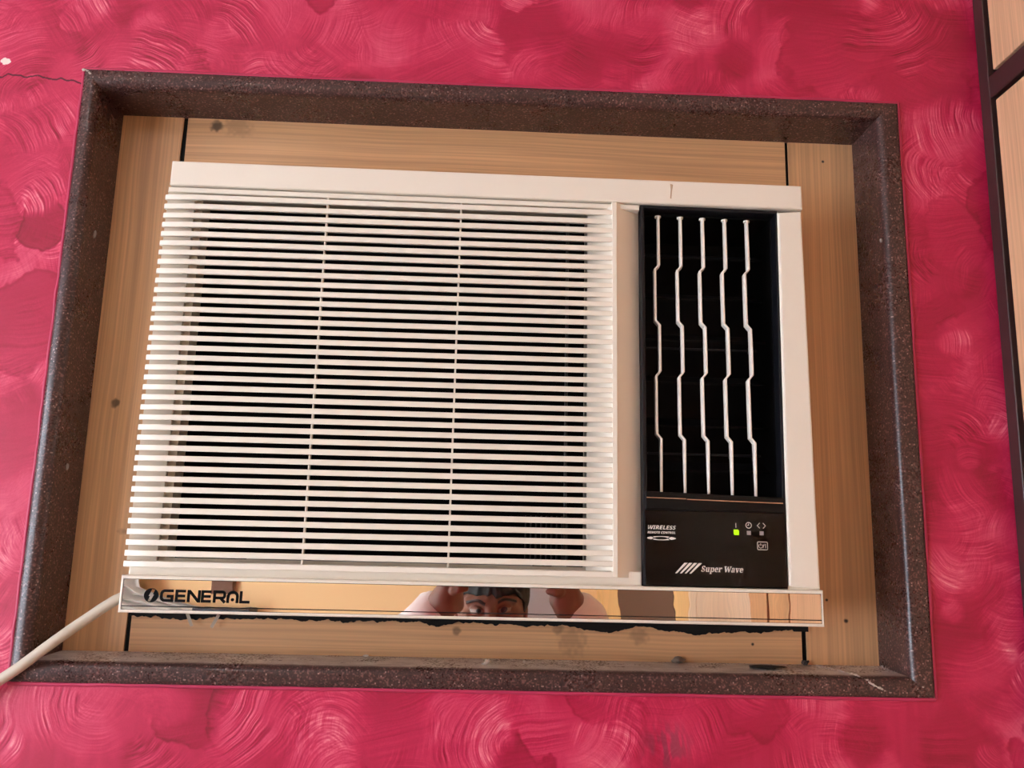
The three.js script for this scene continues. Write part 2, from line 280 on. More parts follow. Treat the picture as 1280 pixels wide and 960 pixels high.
// ---------------------------------------------------------------- wood infill
{
  const t = thing('wood_infill', 'pale wood laminate boards filling the niche around the air conditioner', 'panel', [0, EYE, -0.055]);
  const board = (x0, x1, y0, y1, up, marks, s, slant = 0) => {       // slant moves the upper right corner
    const w = x1 - x0, h = y1 - y0, map = up ? woodMap(h, w, marks, s) : woodMap(w, h, marks, s), g = plate([[x0, y0], [x1, y0], [x1 + slant, y1], [x0, y1]], -0.016, 0, 0.0004);
    const p = g.attributes.position, u = g.attributes.uv;
    for (let i = 0; i < p.count; i++) { const a = (p.getX(i) - x0) / w, b = (p.getY(i) - y0) / h; if (up) u.setXY(i, b, a); else u.setXY(i, a, b); }
    obj('board', g, std({ map, roughness: 0.42 }), t);
  };
  const hole = (x, y, x0, y0, up, r = 0.0018, st = 0.8) => up ? [y - y0, x - x0, r, r, st] : [x - x0, y - y0, r, r, st];
  board(-0.4175, -0.3552, -0.113, 0.474, true, [[0.255, 0.027, 0.006, 0.006, 0.45], [0.12, 0.05, 0.004, 0.008, 0.15]], 21, 0.007);
  board(0.3498, 0.4265, -0.113, 0.474, true, [hole(0.389, 0.451, 0.3485, -0.113, true), hole(0.3915, -0.068, 0.3485, -0.113, true, 0.003), hole(0.3715, -0.047, 0.3485, -0.113, true)], 34);
  board(-0.3435, 0.3462, 0.362, 0.474, false, [hole(-0.315, 0.465, -0.3475, 0.362, false, 0.009, 0.5), hole(-0.29, 0.468, -0.3475, 0.362, false, 0.02, 0.12)], 45);
  board(-0.3505, 0.3448, -0.113, -0.05, false, [hole(0.29, -0.094, -0.3525, -0.113, false), hole(-0.02, -0.086, -0.3525, -0.113, false, 0.006, 0.3), hole(0.085, -0.082, -0.3525, -0.113, false, 0.008, 0.2), hole(0.10, -0.093, -0.3525, -0.113, false, 0.02, 0.14), hole(0.17, -0.088, -0.3525, -0.113, false, 0.012, 0.16)], 58);
  board(-0.345, -0.307, -0.048, 0.360, true, [], 71);
  board(0.307, 0.3462, -0.048, 0.360, true, [], 83);
  obj('gap_strip', plate(rect(-0.356, -0.342, 0.36, 0.474), -0.017, -0.0022), M.gap, t);
  obj('gap_strip', plate(rect(-0.356, -0.350, -0.113, -0.03), -0.017, -0.0022), M.gap, t);
  for (const y of [[0.36, 0.474], [-0.113, -0.03]]) obj('gap_strip', plate(rect(0.344, 0.351, ...y), -0.017, -0.0022), M.gap, t);
  obj('backing', plate(rect(-0.416, 0.426, -0.112, 0.473), -0.021, -0.0175, 0, [rect(-0.302, 0.302, -0.05, 0.37)]), M.gap, t);
}

// ---------------------------------------------------------------- the air conditioner; local origin: bottom edge of its front, face leaning back a little
const ac = thing('window_air_conditioner', 'cream window air conditioner with slatted grille, black control panel and mirror strip', 'air conditioner', [0, EYE - 0.067, 0.04]);
ac.rotation.x = -0.026;
{
  obj('sleeve', rbox(-0.3, 0.3, 0.012, 0.425, -0.34, -0.106, 0.004), std({ color: new THREE.Color('#55534f'), roughness: 0.6 }), ac);
  obj('top_cap', plate([[-0.325, 0.4246], [0.3318, 0.4238], [0.3318, 0.4500], [-0.325, 0.4508]], -0.078, 0.0, 0.0016), M.plastic, ac);
  obj('rub_mark', plate([[0.1915, 0.4300], [0.1928, 0.4296], [0.1935, 0.4380], [0.1948, 0.4455], [0.1918, 0.4462], [0.1922, 0.4400]], -0.001, 0.00015, 0), std({ color: new THREE.Color('#b79c80'), roughness: 0.7 }), ac).userData.label = 'brown rub mark';
  obj('housing', plate(rect(-0.3235, 0.3295, 0.033, 0.4255), -0.078, -0.0165, 0, [rect(-0.2945, 0.1065, 0.0505, 0.4195), rect(0.1598, 0.3064, 0.1, 0.4230)]), M.plasticBack, ac);
  obj('side_panel', plate([[0.3003, 0.0372], [0.3308, 0.0348], [0.3313, 0.4222], [0.3056, 0.4198]], -0.05, -0.002, 0.0022), M.plastic, ac);
  obj('side_foot', plate([[0.2995, 0.0338], [0.3305, 0.0338], [0.3305, 0.0375], [0.2995, 0.0375]], -0.05, -0.0045, 0.0008), M.plastic, ac);
  obj('lower_rail', plate(rect(-0.325, 0.1595, 0.033, 0.0475), -0.05, -0.0075, 0.0012), M.plastic, ac);
  // intake grille
  const gr = part('grille', ac);
  const slat = (x0, xb, x1, hF, hB, d) => {                        // front lip hF high, tapering back to hB; left end bends back
    const st = [[x0, -0.0034], [x0 + 0.0015, -0.0024], [xb, 0], [x1, 0]], pos = [], idx = [], uv = [], r = 0.0006;
    const pr = [[-d, hB * 0.5], [-r, hF / 2], [0, hF / 2 - r], [0, -hF / 2 + r], [-r, -hF / 2], [-d, -hB * 0.5 + 0.0006]];
    for (const [x, dz] of st) for (const [z, y] of pr) { pos.push(x, y, z + dz); uv.push(x, y); }
    const n = pr.length;
    for (let i = 0; i + 1 < st.length; i++) for (let j = 0; j < n; j++) { const a = i * n + j, b = i * n + (j + 1) % n, c = a + n, e = b + n; idx.push(a, b, c, c, b, e); }
    for (let j = 1; j + 1 < n; j++) { idx.push(0, j + 1, j); const o = (st.length - 1) * n; idx.push(o, o + j, o + j + 1); }
    const g = new THREE.BufferGeometry();
    g.setAttribute('position', new THREE.Float32BufferAttribute(pos, 3)); g.setAttribute('uv', new THREE.Float32BufferAttribute(uv, 2)); g.setIndex(idx);
    const c = toCreasedNormals(g, 0.5);
    return c;
  };
  const sg = slat(-0.3285, -0.3015, 0.1325, 0.0055, 0.0028, 0.0085), pitch = (0.4145 - 0.0468) / 37;
  for (let k = 0; k < 38; k++) { const m = obj('slat', sg, M.plastic, gr); m.position.set(-0.0004 + 0.0012 * Math.sin(k / 37 * Math.PI) * -0.8, 0.4145 - 0.0027 - k * pitch, 0); }
  obj('top_rail', plate([[-0.3268, 0.4178], [0.1595, 0.4172], [0.1595, 0.4226], [-0.3268, 0.4232]], -0.02, -0.0030, 0.001), M.plastic, gr);
  obj('end_panel', prismY([[-0.3268, -0.0048], [-0.3015, -0.0115], [-0.3015, -0.03], [-0.3268, -0.03]], 0.0475, 0.419), M.plastic, gr);
  obj('end_panel', prismY([[0.1315, -0.0008], [0.1315, -0.03], [0.1065, -0.03], [0.1065, -0.0125]], 0.0475, 0.419), M.plastic, gr);
  obj('side_trim', plate(rect(0.1302, 0.1356, 0.0415, 0.4235), -0.02, 0.0003, 0.0007), M.plastic, gr);
  obj('side_trim', prismY([[0.1350, -0.0006], [0.1352, -0.0003], [0.1606, -0.0155], [0.1606, -0.03], [0.1350, -0.03]], 0.0415, 0.4235), M.plastic, gr);
  for (const x of [-0.1637, -0.0262]) obj('rib', rbox(x - 0.0009, x + 0.0009, 0.044, 0.422, -0.009, -0.0035, 0.0004), M.plastic, gr);
  obj('filter', box(-0.30, 0.112, 0.045, 0.425, -0.045, -0.04), M.cavity, gr);
  obj('drip_tray', [rbox(-0.22, 0.055, 0.0475, 0.0535, -0.036, -0.02, 0.001), rbox(0.075, 0.088, 0.0475, 0.0535, -0.036, -0.02, 0.001)], std({ color: new THREE.Color('#9a9690'), roughness: 0.5 }), gr);
  const fins = []; for (let i = 0; i < 9; i++) fins.push(box(0.048 + i * 0.0052, 0.0495 + i * 0.0052, 0.05, 0.1, -0.039, -0.034));
  obj('coil_fins', fins, std({ color: new THREE.Color('#141312'), roughness: 0.6 }), gr, 'stuff').userData.kind = 'stuff';
  obj('pipe', new THREE.CylinderGeometry(0.0018, 0.0018, 0.36, 10).translate(0.088, 0.235, -0.037), std({ color: new THREE.Color('#3a3633'), roughness: 0.4 }), gr);
  // air outlet
  const out = part('air_outlet', ac);
  obj('surround', plate([[0.1606, 0.034], [0.3003, 0.0345], [0.3062, 0.4225], [0.1612, 0.4235]], -0.022, -0.0045, 0.0008, [[[0.1650, 0.1225], [0.2955, 0.1180], [0.2985, 0.1230], [0.3038, 0.4190], [0.1650, 0.4205]]]), M.navy, out);
  obj('duct', [plate(rect(0.160, 0.306, 0.108, 0.4225), -0.10, -0.02, 0, [[[0.1650, 0.1225], [0.2985, 0.1190], [0.3030, 0.4180], [0.1650, 0.4180]]]), box(0.160, 0.306, 0.108, 0.4225, -0.105, -0.10)], M.duct, out);
  const vaneG = (() => {
    const y = [0.4150, 0.3610, 0.3565, 0.3010, 0.2960, 0.2475, 0.2425, 0.1830, 0.1780, 0.1240], off = [0, 0, -0.0042, -0.0042, 0, 0, -0.0042, -0.0042, 0, 0], d = [9, 10, 10, 10, 10, 10, 10, 10, 10, 5], pos = [], idx = [], uv = [], w = 0.0013;
    for (let i = 0; i < y.length; i++) {
      const x = off[i], dz = d[i] * 0.001;
      for (const [a, z] of [[-w, -0.0006], [-w * 0.5, 0], [w * 0.5, 0], [w, -0.0006], [w + 0.0008, -dz], [-w + 0.0008, -dz]]) { pos.push(x + a, y[i], z - (i === 9 ? 0.003 : 0)); uv.push(a, y[i]); }
    }
    for (let i = 0; i + 1 < y.length; i++) for (let j = 0; j < 6; j++) { const a = i * 6 + j, b = i * 6 + (j + 1) % 6, c = a + 6, e = b + 6; idx.push(a, c, b, c, e, b); }
    idx.push(0, 1, 2, 0, 2, 3, 0, 3, 4, 0, 4, 5); const o = 54; idx.push(o, o + 2, o + 1, o, o + 3, o + 2, o, o + 4, o + 3, o, o + 5, o + 4);
    const g = new THREE.BufferGeometry();
    g.setAttribute('position', new THREE.Float32BufferAttribute(pos, 3)); g.setAttribute('uv', new THREE.Float32BufferAttribute(uv, 2)); g.setIndex(idx);
    return toCreasedNormals(g, 0.5);
  })();
  const pivot = new THREE.CylinderGeometry(0.0034, 0.0034, 0.0016, 16).translate(0, 0.4152, -0.0035), foot = new THREE.CylinderGeometry(0.0026, 0.0026, 0.0012, 14).translate(0, 0.1236, -0.006);
  const vg = mergeGeometries([vaneG, pivot.toNonIndexed(), foot.toNonIndexed()]);
  for (let i = 0; i < 5; i++) { const m = obj('vane', vg, M.vane, out); m.position.set(0.1815 + i * 0.02368, -0.0004 * i, -0.0125); }
  const lou = new THREE.BoxGeometry(0.134, 0.0022, 0.026);
  for (let i = 0; i < 6; i++) { const m = obj('louvre', lou, M.duct, out); m.position.set(0.2325, 0.155 + i * 0.046, -0.052); m.rotation.x = 0.45; }
  for (const y of [0.275, 0.165]) obj('link_rod', [new THREE.CylinderGeometry(0.0012, 0.0012, 0.115, 8).rotateZ(Math.PI / 2).translate(0.228, y, -0.028), ...[0, 1, 2, 3, 4].map((i) => new THREE.CylinderGeometry(0.002, 0.002, 0.006, 8).translate(0.1835 + i * 0.0237, y, -0.028))], M.navy, out);
  obj('sill', plate([[0.1628, 0.1068], [0.2996, 0.1062], [0.2996, 0.1215], [0.1628, 0.1245]], -0.02, -0.0025, 0.0012), M.black, out);
  obj('chrome_line', [new THREE.CylinderGeometry(0.0006, 0.0006, 0.0385, 8).rotateZ(Math.PI / 2 - 0.016).translate(0.1830, 0.1180, -0.0018), new THREE.CylinderGeometry(0.0006, 0.0006, 0.0945, 8).rotateZ(Math.PI / 2 - 0.016).translate(0.2504, 0.1165, -0.0018)], M.chrome, out);
  // control panel
  const cp = part('control_panel', ac);
  const PX0 = 0.1622, PX1 = 0.2992, PY0 = 0.0352, PY1 = 0.1060;
  obj('face', plate(rect(PX0, PX1, PY0, PY1), -0.02, -0.0025, 0.0006), M.blackGloss, cp);
  {
    const W = 1644, H = Math.round(W * (PY1 - PY0) / (PX1 - PX0)), c = document.createElement('canvas'); c.width = W; c.height = H;
    const g = c.getContext('2d'), X = (x) => (x - PX0) / (PX1 - PX0) * W, Y = (y) => (PY1 - y) / (PY1 - PY0) * H, K = W / (PX1 - PX0);
    g.fillStyle = '#000'; g.fillRect(0, 0, W, H);
    g.fillStyle = '#fff'; g.strokeStyle = '#fff';
    const put = (text, font, x0, x1, base) => { g.font = font; const w = g.measureText(text).width; g.save(); g.translate(X(x0), Y(base)); g.scale((X(x1) - X(x0)) / w, 1); g.fillText(text, 0, 0); g.restore(); };
    put('WIRELESS', 'italic bold 62px sans-serif', 0.1640, 0.1915, 0.0880);
    put('REMOTE CONTROL', 'italic bold 36px sans-serif', 0.1642, 0.1915, 0.0838);
    g.fillStyle = '#000'; for (let i = 0; i < 5; i++) g.fillRect(X(0.1630), Y(0.0920 - i * 0.0010), K * (0.0055 - i * 0.0008), 4);   // speed lines through the first letters
    g.fillStyle = '#fff'; g.beginPath(); g.ellipse(X(0.1780), Y(0.0795), K * 0.0140, K * 0.0019, 0, 0, 7); g.fill();
    g.fillStyle = '#000'; g.beginPath(); g.ellipse(X(0.1775), Y(0.0795), K * 0.0066, K * 0.0013, 0, 0, 7); g.fill();
    g.lineWidth = 9; for (const s of [-1, 1]) { g.beginPath(); g.moveTo(X(0.1775 + s * 0.0098), Y(0.0815)); g.lineTo(X(0.1775 + s * 0.0064), Y(0.0795)); g.lineTo(X(0.1775 + s * 0.0098), Y(0.0775)); g.strokeStyle = '#000'; g.stroke(); }
    g.strokeStyle = '#dcd8d4'; g.lineWidth = 8;
    g.beginPath(); g.moveTo(X(0.2507), Y(0.0957)); g.lineTo(X(0.2507), Y(0.0912)); g.stroke();
    g.beginPath(); g.arc(X(0.2632), Y(0.0938), K * 0.0027, 0, 7); g.stroke();
    g.lineWidth = 6; g.beginPath(); g.moveTo(X(0.2632), Y(0.0955)); g.lineTo(X(0.2632), Y(0.0938)); g.lineTo(X(0.2618), Y(0.0938)); g.stroke();
    g.lineWidth = 7; for (const s of [-1, 1]) { g.beginPath(); g.moveTo(X(0.2757 + s * 0.0016), Y(0.0963)); g.lineTo(X(0.2757 + s * 0.0040), Y(0.0937)); g.lineTo(X(0.2757 + s * 0.0016), Y(0.0912)); g.stroke(); }
    g.lineWidth = 7; g.beginPath(); g.roundRect(X(0.2712), Y(0.0782), K * 0.0098, K * 0.0074, 12); g.stroke();
    g.lineWidth = 5; g.beginPath(); g.arc(X(0.2743), Y(0.0743), K * 0.0019, -0.9, 4.1); g.stroke();
    g.beginPath(); g.moveTo(X(0.2743), Y(0.0768)); g.lineTo(X(0.2743), Y(0.0746)); g.moveTo(X(0.2766), Y(0.0724)); g.lineTo(X(0.2776), Y(0.0763)); g.moveTo(X(0.2790), Y(0.0763)); g.lineTo(X(0.2790), Y(0.0724)); g.stroke();
    g.fillStyle = '#f0ece8'; put('Super Wave', 'italic bold 92px serif', 0.2155, 0.2562, 0.0487);
    for (let i = 0; i < 4; i++) { const x = 0.1905 + i * 0.0046; g.beginPath(); g.moveTo(X(x), Y(0.0468)); g.lineTo(X(x + 0.0018), Y(0.0468)); g.lineTo(X(x + 0.0125), Y(0.0568)); g.lineTo(X(x + 0.0092), Y(0.0568)); g.fill(); }
    const t = new THREE.CanvasTexture(c); t.magFilter = THREE.LinearFilter;
    obj('lettering', new THREE.PlaneGeometry(PX1 - PX0, PY1 - PY0).translate((PX0 + PX1) / 2, (PY0 + PY1) / 2, -0.0022), std({ color: new THREE.Color('#e6dfd8'), alphaMap: t, transparent: true, roughness: 0.5 }), cp);
  }
  const led = plate([[-0.0024, -0.0018], [-0.0016, -0.0026], [0.0026, -0.0026], [0.0028, 0.0014], [0.0018, 0.0026], [-0.0024, 0.0026]], -0.004, -0.0018, 0.0002);
  const l1 = obj('led_lamp', led, std({ color: new THREE.Color('#6f8a10'), emissive: new THREE.Color(0.55, 1, 0.0), emissiveIntensity: 0.85 }), cp); l1.position.set(0.2508, 0.0868, 0); l1.userData.label = 'lit yellow-green indicator';
  for (const x of [0.2632, 0.2757]) { const q = obj('indicator', plate(rect(-0.0019, 0.0019, -0.0019, 0.0019), -0.004, -0.0018, 0.0002), std({ color: new THREE.Color('#a39a9a'), roughness: 0.4 }), cp); q.position.set(x, 0.0865, 0); }
  // badge strip
  const bs = part('badge_strip', ac);
  bs.rotation.x = 0.026;                                            // the strip itself hangs plumb
  const foil = (x0, x1, y0, y1) => {                               // glued mirror foil, not quite flat
    const g = new THREE.PlaneGeometry(x1 - x0, y1 - y0, 260, 12).translate((x0 + x1) / 2, (y0 + y1) / 2, 0), p = g.attributes.position, n = g.attributes.normal;
    const h = (x, y) => 0.00009 * (fbm(x * 26 + 40, y * 30 + 3, 2) - 0.5) + 0.000012 * (noise(x * 130 + 9, y * 110) - 0.5), e = 0.0006;
    for (let i = 0; i < p.count; i++) { const x = p.getX(i), y = p.getY(i); p.setZ(i, h(x, y) - 0.00002); const v = new THREE.Vector3((h(x - e, y) - h(x + e, y)) / (2 * e), (h(x, y - e) - h(x, y + e)) / (2 * e), 1).normalize(); n.setXYZ(i, v.x, v.y, v.z); }
    return g;
  };
  obj('rail', plate(rect(-0.3282, 0.3325, 0, 0.0339), -0.075, -0.0004, 0.0016), M.plastic, bs);
  obj('rim', plate(rect(-0.3270, 0.3313, 0.0010, 0.0330), -0.002, 0.0004, 0.0003, [rect(-0.3254, 0.3299, 0.0029, 0.0306)]), M.plastic, bs);
  obj('outline', box(-0.3254, 0.3299, 0.0029, 0.0306, -0.001, -0.0002), M.gap, bs);
  obj('mirror', foil(-0.3249, 0.3294, 0.0066, 0.0302), M.mirror, bs).userData.label = 'mirror-finish strip';
  obj('mirror', foil(-0.3249, 0.3294, 0.0032, 0.0057), M.mirror, bs);
  {
    const W = 1560, H = 220, c = document.createElement('canvas'); c.width = W; c.height = H;
    const g = c.getContext('2d');
    g.fillStyle = '#000'; g.fillRect(0, 0, W, H);
    g.strokeStyle = g.fillStyle = '#fff'; g.lineWidth = 40; g.lineJoin = 'miter';
    g.beginPath(); g.arc(108, 110, 104, 0, 7); g.fill();
    g.fillStyle = '#000'; g.beginPath(); g.moveTo(116, 18); g.lineTo(160, 26); g.lineTo(134, 96); g.lineTo(152, 96); g.lineTo(100, 202); g.lineTo(64, 192); g.lineTo(90, 122); g.lineTo(70, 122); g.fill();
    g.fillStyle = '#fff';
    const path = (...p) => { g.beginPath(); p.forEach(([x, y], i) => (i ? g.lineTo(x, y) : g.moveTo(x, y))); g.stroke(); };
    const T = 38, B = 182, Mi = 110;
    // G
    g.beginPath(); g.moveTo(428, T); g.lineTo(300, T); g.arcTo(256, T, 256, Mi, 50); g.lineTo(256, 132); g.arcTo(256, B, 320, B, 50); g.lineTo(412, B); g.lineTo(412, 118); g.lineTo(336, 118); g.stroke();
    // E N E
    path([606, T], [476, T], [476, B], [606, B]); path([476, Mi], [600, Mi]);
    path([650, B + 18], [650, T], [664, T], [790, B], [804, B], [804, T - 18]);
    path([978, T], [852, T], [852, B], [978, B]); path([852, Mi], [972, Mi]);
    // R
    g.beginPath(); g.moveTo(1026, B + 18); g.lineTo(1026, T); g.lineTo(1130, T); g.arcTo(1172, T, 1172, 84, 34); g.arcTo(1172, 128, 1130, 128, 34); g.lineTo(1046, 128); g.stroke(); path([1112, 128], [1182, B + 14]);
    // A as an arch with a dot
    g.beginPath(); g.moveTo(1222, B + 18); g.lineTo(1222, 104); g.arc(1292, 104, 66, Math.PI, 0); g.lineTo(1358, B + 18); g.stroke(); g.beginPath(); g.arc(1290, 150, 24, 0, 7); g.fill();
    // L
    path([1410, T - 18], [1410, B], [1540, B]);
    const t = new THREE.CanvasTexture(c); t.magFilter = THREE.LinearFilter;
    obj('lettering', new THREE.PlaneGeometry(0.0985, 0.0134).translate(-0.2565, 0.0160, 0.0003), new THREE.MeshPhysicalMaterial({ color: new THREE.Color('#040303'), alphaMap: t, transparent: true, roughness: 0.5, specularIntensity: 0.2 }), bs).userData.label = 'black maker lettering';
  }
}

// ---------------------------------------------------------------- sealant, cable, debris in the niche
{
  const pts = [], top = [], N = 420, x0 = -0.352, x1 = 0.351;
  for (let i = 0; i <= N; i++) {
    const x = lerp(x0, x1, i / N);
    let y = -0.0754 - 0.0020 * noise(x * 60 + 5) - 0.0024 * noise(x * 260) - 0.0012 * noise(x * 900);
    for (const [c, w, d] of [[-0.038, 0.018, 0.0036], [0.06, 0.012, 0.002], [0.135, 0.03, 0.005], [0.232, 0.05, 0.006], [0.30, 0.03, 0.003], [-0.3, 0.02, 0.002]]) y -= d * Math.max(0, 1 - ((x - c) / w) ** 2);
    if (x > 0.335) y = -0.0795;
    pts.push([x, y]);
  }
  pts.push([x1, -0.058], [x0, -0.058]);
  tag(obj('sealant', plate(pts, -0.0548, -0.0515, 0.0004).translate(0, EYE, 0), std({ color: new THREE.Color('#080605'), roughness: 0.95 })), 'ragged black sealant line under the air conditioner on the lower board', 'sealant');
  tag(obj('power_cable', tube([[-0.29, -0.02, -0.05], [-0.318, -0.045, -0.018], [-0.3428, -0.0565, 0.0], [-0.3697, -0.0763, 0.006], [-0.3961, -0.0978, 0.0115], [-0.4264, -0.1228, 0.0128], [-0.4399, -0.1324, 0.0128], [-0.50, -0.175, 0.013], [-0.60, -0.25, 0.01], [-0.68, -0.34, 0.0062], [-0.72, -0.7, 0.0062], [-0.72, -1.3, 0.0062]].map(([x, y, z]) => [x, y + EYE, z]), 0.0052, 120, 12), M.cable), 'cream power cable leaving the air conditioner over the lower left corner', 'cable');
  const flake = (name, label, cat, x, y, z, w, h, col, turn, group) => {
    const g = new THREE.IcosahedronGeometry(1, 1), p = g.attributes.position;
    for (let i = 0; i < p.count; i++) { const k = 0.6 + 0.7 * hash2(Math.round(p.getX(i) * 50 + w * 9e4), Math.round(p.getY(i) * 50 + p.getZ(i) * 31)); p.setXYZ(i, p.getX(i) * k * w, p.getY(i) * k * h, p.getZ(i) * k * w * 0.6); }
    g.rotateZ(turn); g.computeVertexNormals();
    const m = obj(name, g, std({ color: new THREE.Color(col), roughness: 0.9 })); m.position.set(x, y + EYE, z); tag(m, label, cat, group); return m;
  };
  flake('plaster_flake', 'pale plaster flake standing at the middle of the lower stone ledge', 'flake', 0.014, -0.1125, -0.022, 0.0055, 0.0024, '#b7a698', 0.5);
  flake('plaster_flake', 'tiny white crumb on the lower ledge, left of the middle flake', 'flake', -0.109, -0.1118, -0.05, 0.0035, 0.0012, '#d8cec4', 0.1);
  flake('plaster_flake', 'tiny white crumb on the lower ledge, right of the middle flake', 'flake', 0.052, -0.1128, -0.035, 0.0016, 0.0012, '#d8cec4', 0.1);
  flake('dirt_clump', 'brown dirt clump on the lower ledge against the lower board', 'dirt', 0.213, -0.1105, -0.0515, 0.007, 0.0034, '#7d6a5c', 0.1);
  flake('dirt_clump', 'dark crumbled dirt patch on the lower ledge near the right joint', 'dirt', 0.300, -0.1128, -0.030, 0.017, 0.0011, '#1e1512', 0.0);
  flake('dirt_clump', 'grey dust tuft at the foot of the gap between lower and right boards', 'dirt', 0.346, -0.1105, -0.0515, 0.004, 0.003, '#4a4443', 0.2);
  const scrap = (x, y, tilt, label) => { const g = new THREE.PlaneGeometry(0.005, 0.014, 2, 8), p = g.attributes.position; for (let i = 0; i < p.count; i++) p.setZ(i, 0.002 * Math.sin(p.getY(i) * 400)); const m = obj('tape_scrap', plate([[-0.002, -0.007], [0.001, -0.0075], [0.0024, 0.007], [-0.001, 0.007]], 0, 0.0004, 0), std({ color: new THREE.Color('#cdbda9'), roughness: 0.3, transparent: true, opacity: 0.7 })); m.position.set(x, y + EYE, -0.049); m.rotation.z = tilt; tag(m, label, 'scrap'); };
  scrap(-0.290, -0.0795, 0.5, 'curled clear tape scrap under the strip, the left of two');
  scrap(-0.264, -0.0805, -0.4, 'clear tape scrap under the strip, the right of two');
}

// ---------------------------------------------------------------- far side of the room, seen in the mirror strip
{
  // pale curtain in the back left corner, its edge flaring to the right
  const N = 80, K = 70, pos = [], uv = [], idx = [];
  for (let k = 0; k <= K; k++) for (let i = 0; i <= N; i++) {
    const v = k / K, u = i / N, y = 2.35 - 2.3 * v, wide = 0.2 + 0.3 * smooth(0, 0.38, v) + 0.45 * smooth(0.37, 0.425, v), x = -1.93 + u * wide;
    pos.push(x, y, ROOM.back - 0.09 + 0.03 * Math.sin(u * 42 + 0.5 * v)); uv.push(u, v);
  }
  for (let k = 0; k < K; k++) for (let i = 0; i < N; i++) { const a = k * (N + 1) + i, b = a + N + 1; idx.push(a, b, a + 1, a + 1, b, b + 1); }
  const g = new THREE.BufferGeometry(); g.setAttribute('position', new THREE.Float32BufferAttribute(pos, 3)); g.setAttribute('uv', new THREE.Float32BufferAttribute(uv, 2)); g.setIndex(idx); g.computeVertexNormals();
  tag(obj('curtain', g, std({ color: new THREE.Color('#d6d2cb'), roughness: 0.9, side: THREE.DoubleSide })), 'pale grey curtain mirrored at the left end of the mirror strip', 'curtain');
  const s = thing('wall_shelf', 'small dark shelf on a brown post, mirrored behind the maker lettering', 'shelf', [-1.1, 1.39, ROOM.back]);
  obj('post', rbox(-0.05, 0.03, 0.09, 0.5, -0.03, 0, 0.004), std({ color: new THREE.Color('#6b4630'), roughness: 0.6 }), s);
  obj('board', rbox(-0.09, 0.14, 0, 0.03, -0.16, 0, 0.004), std({ color: new THREE.Color('#29323e'), roughness: 0.5 }), s);
  const d = new THREE.Group(); d.name = 'door_2'; d.userData.kind = 'structure'; d.position.set(0.2, 0, ROOM.back); scene.add(d);
  obj('door_leaf', rbox(0, 0.17, 0, 2.1, -0.02, 0, 0.003), std({ color: new THREE.Color('#a39a9c'), roughness: 0.6 }), d);
}

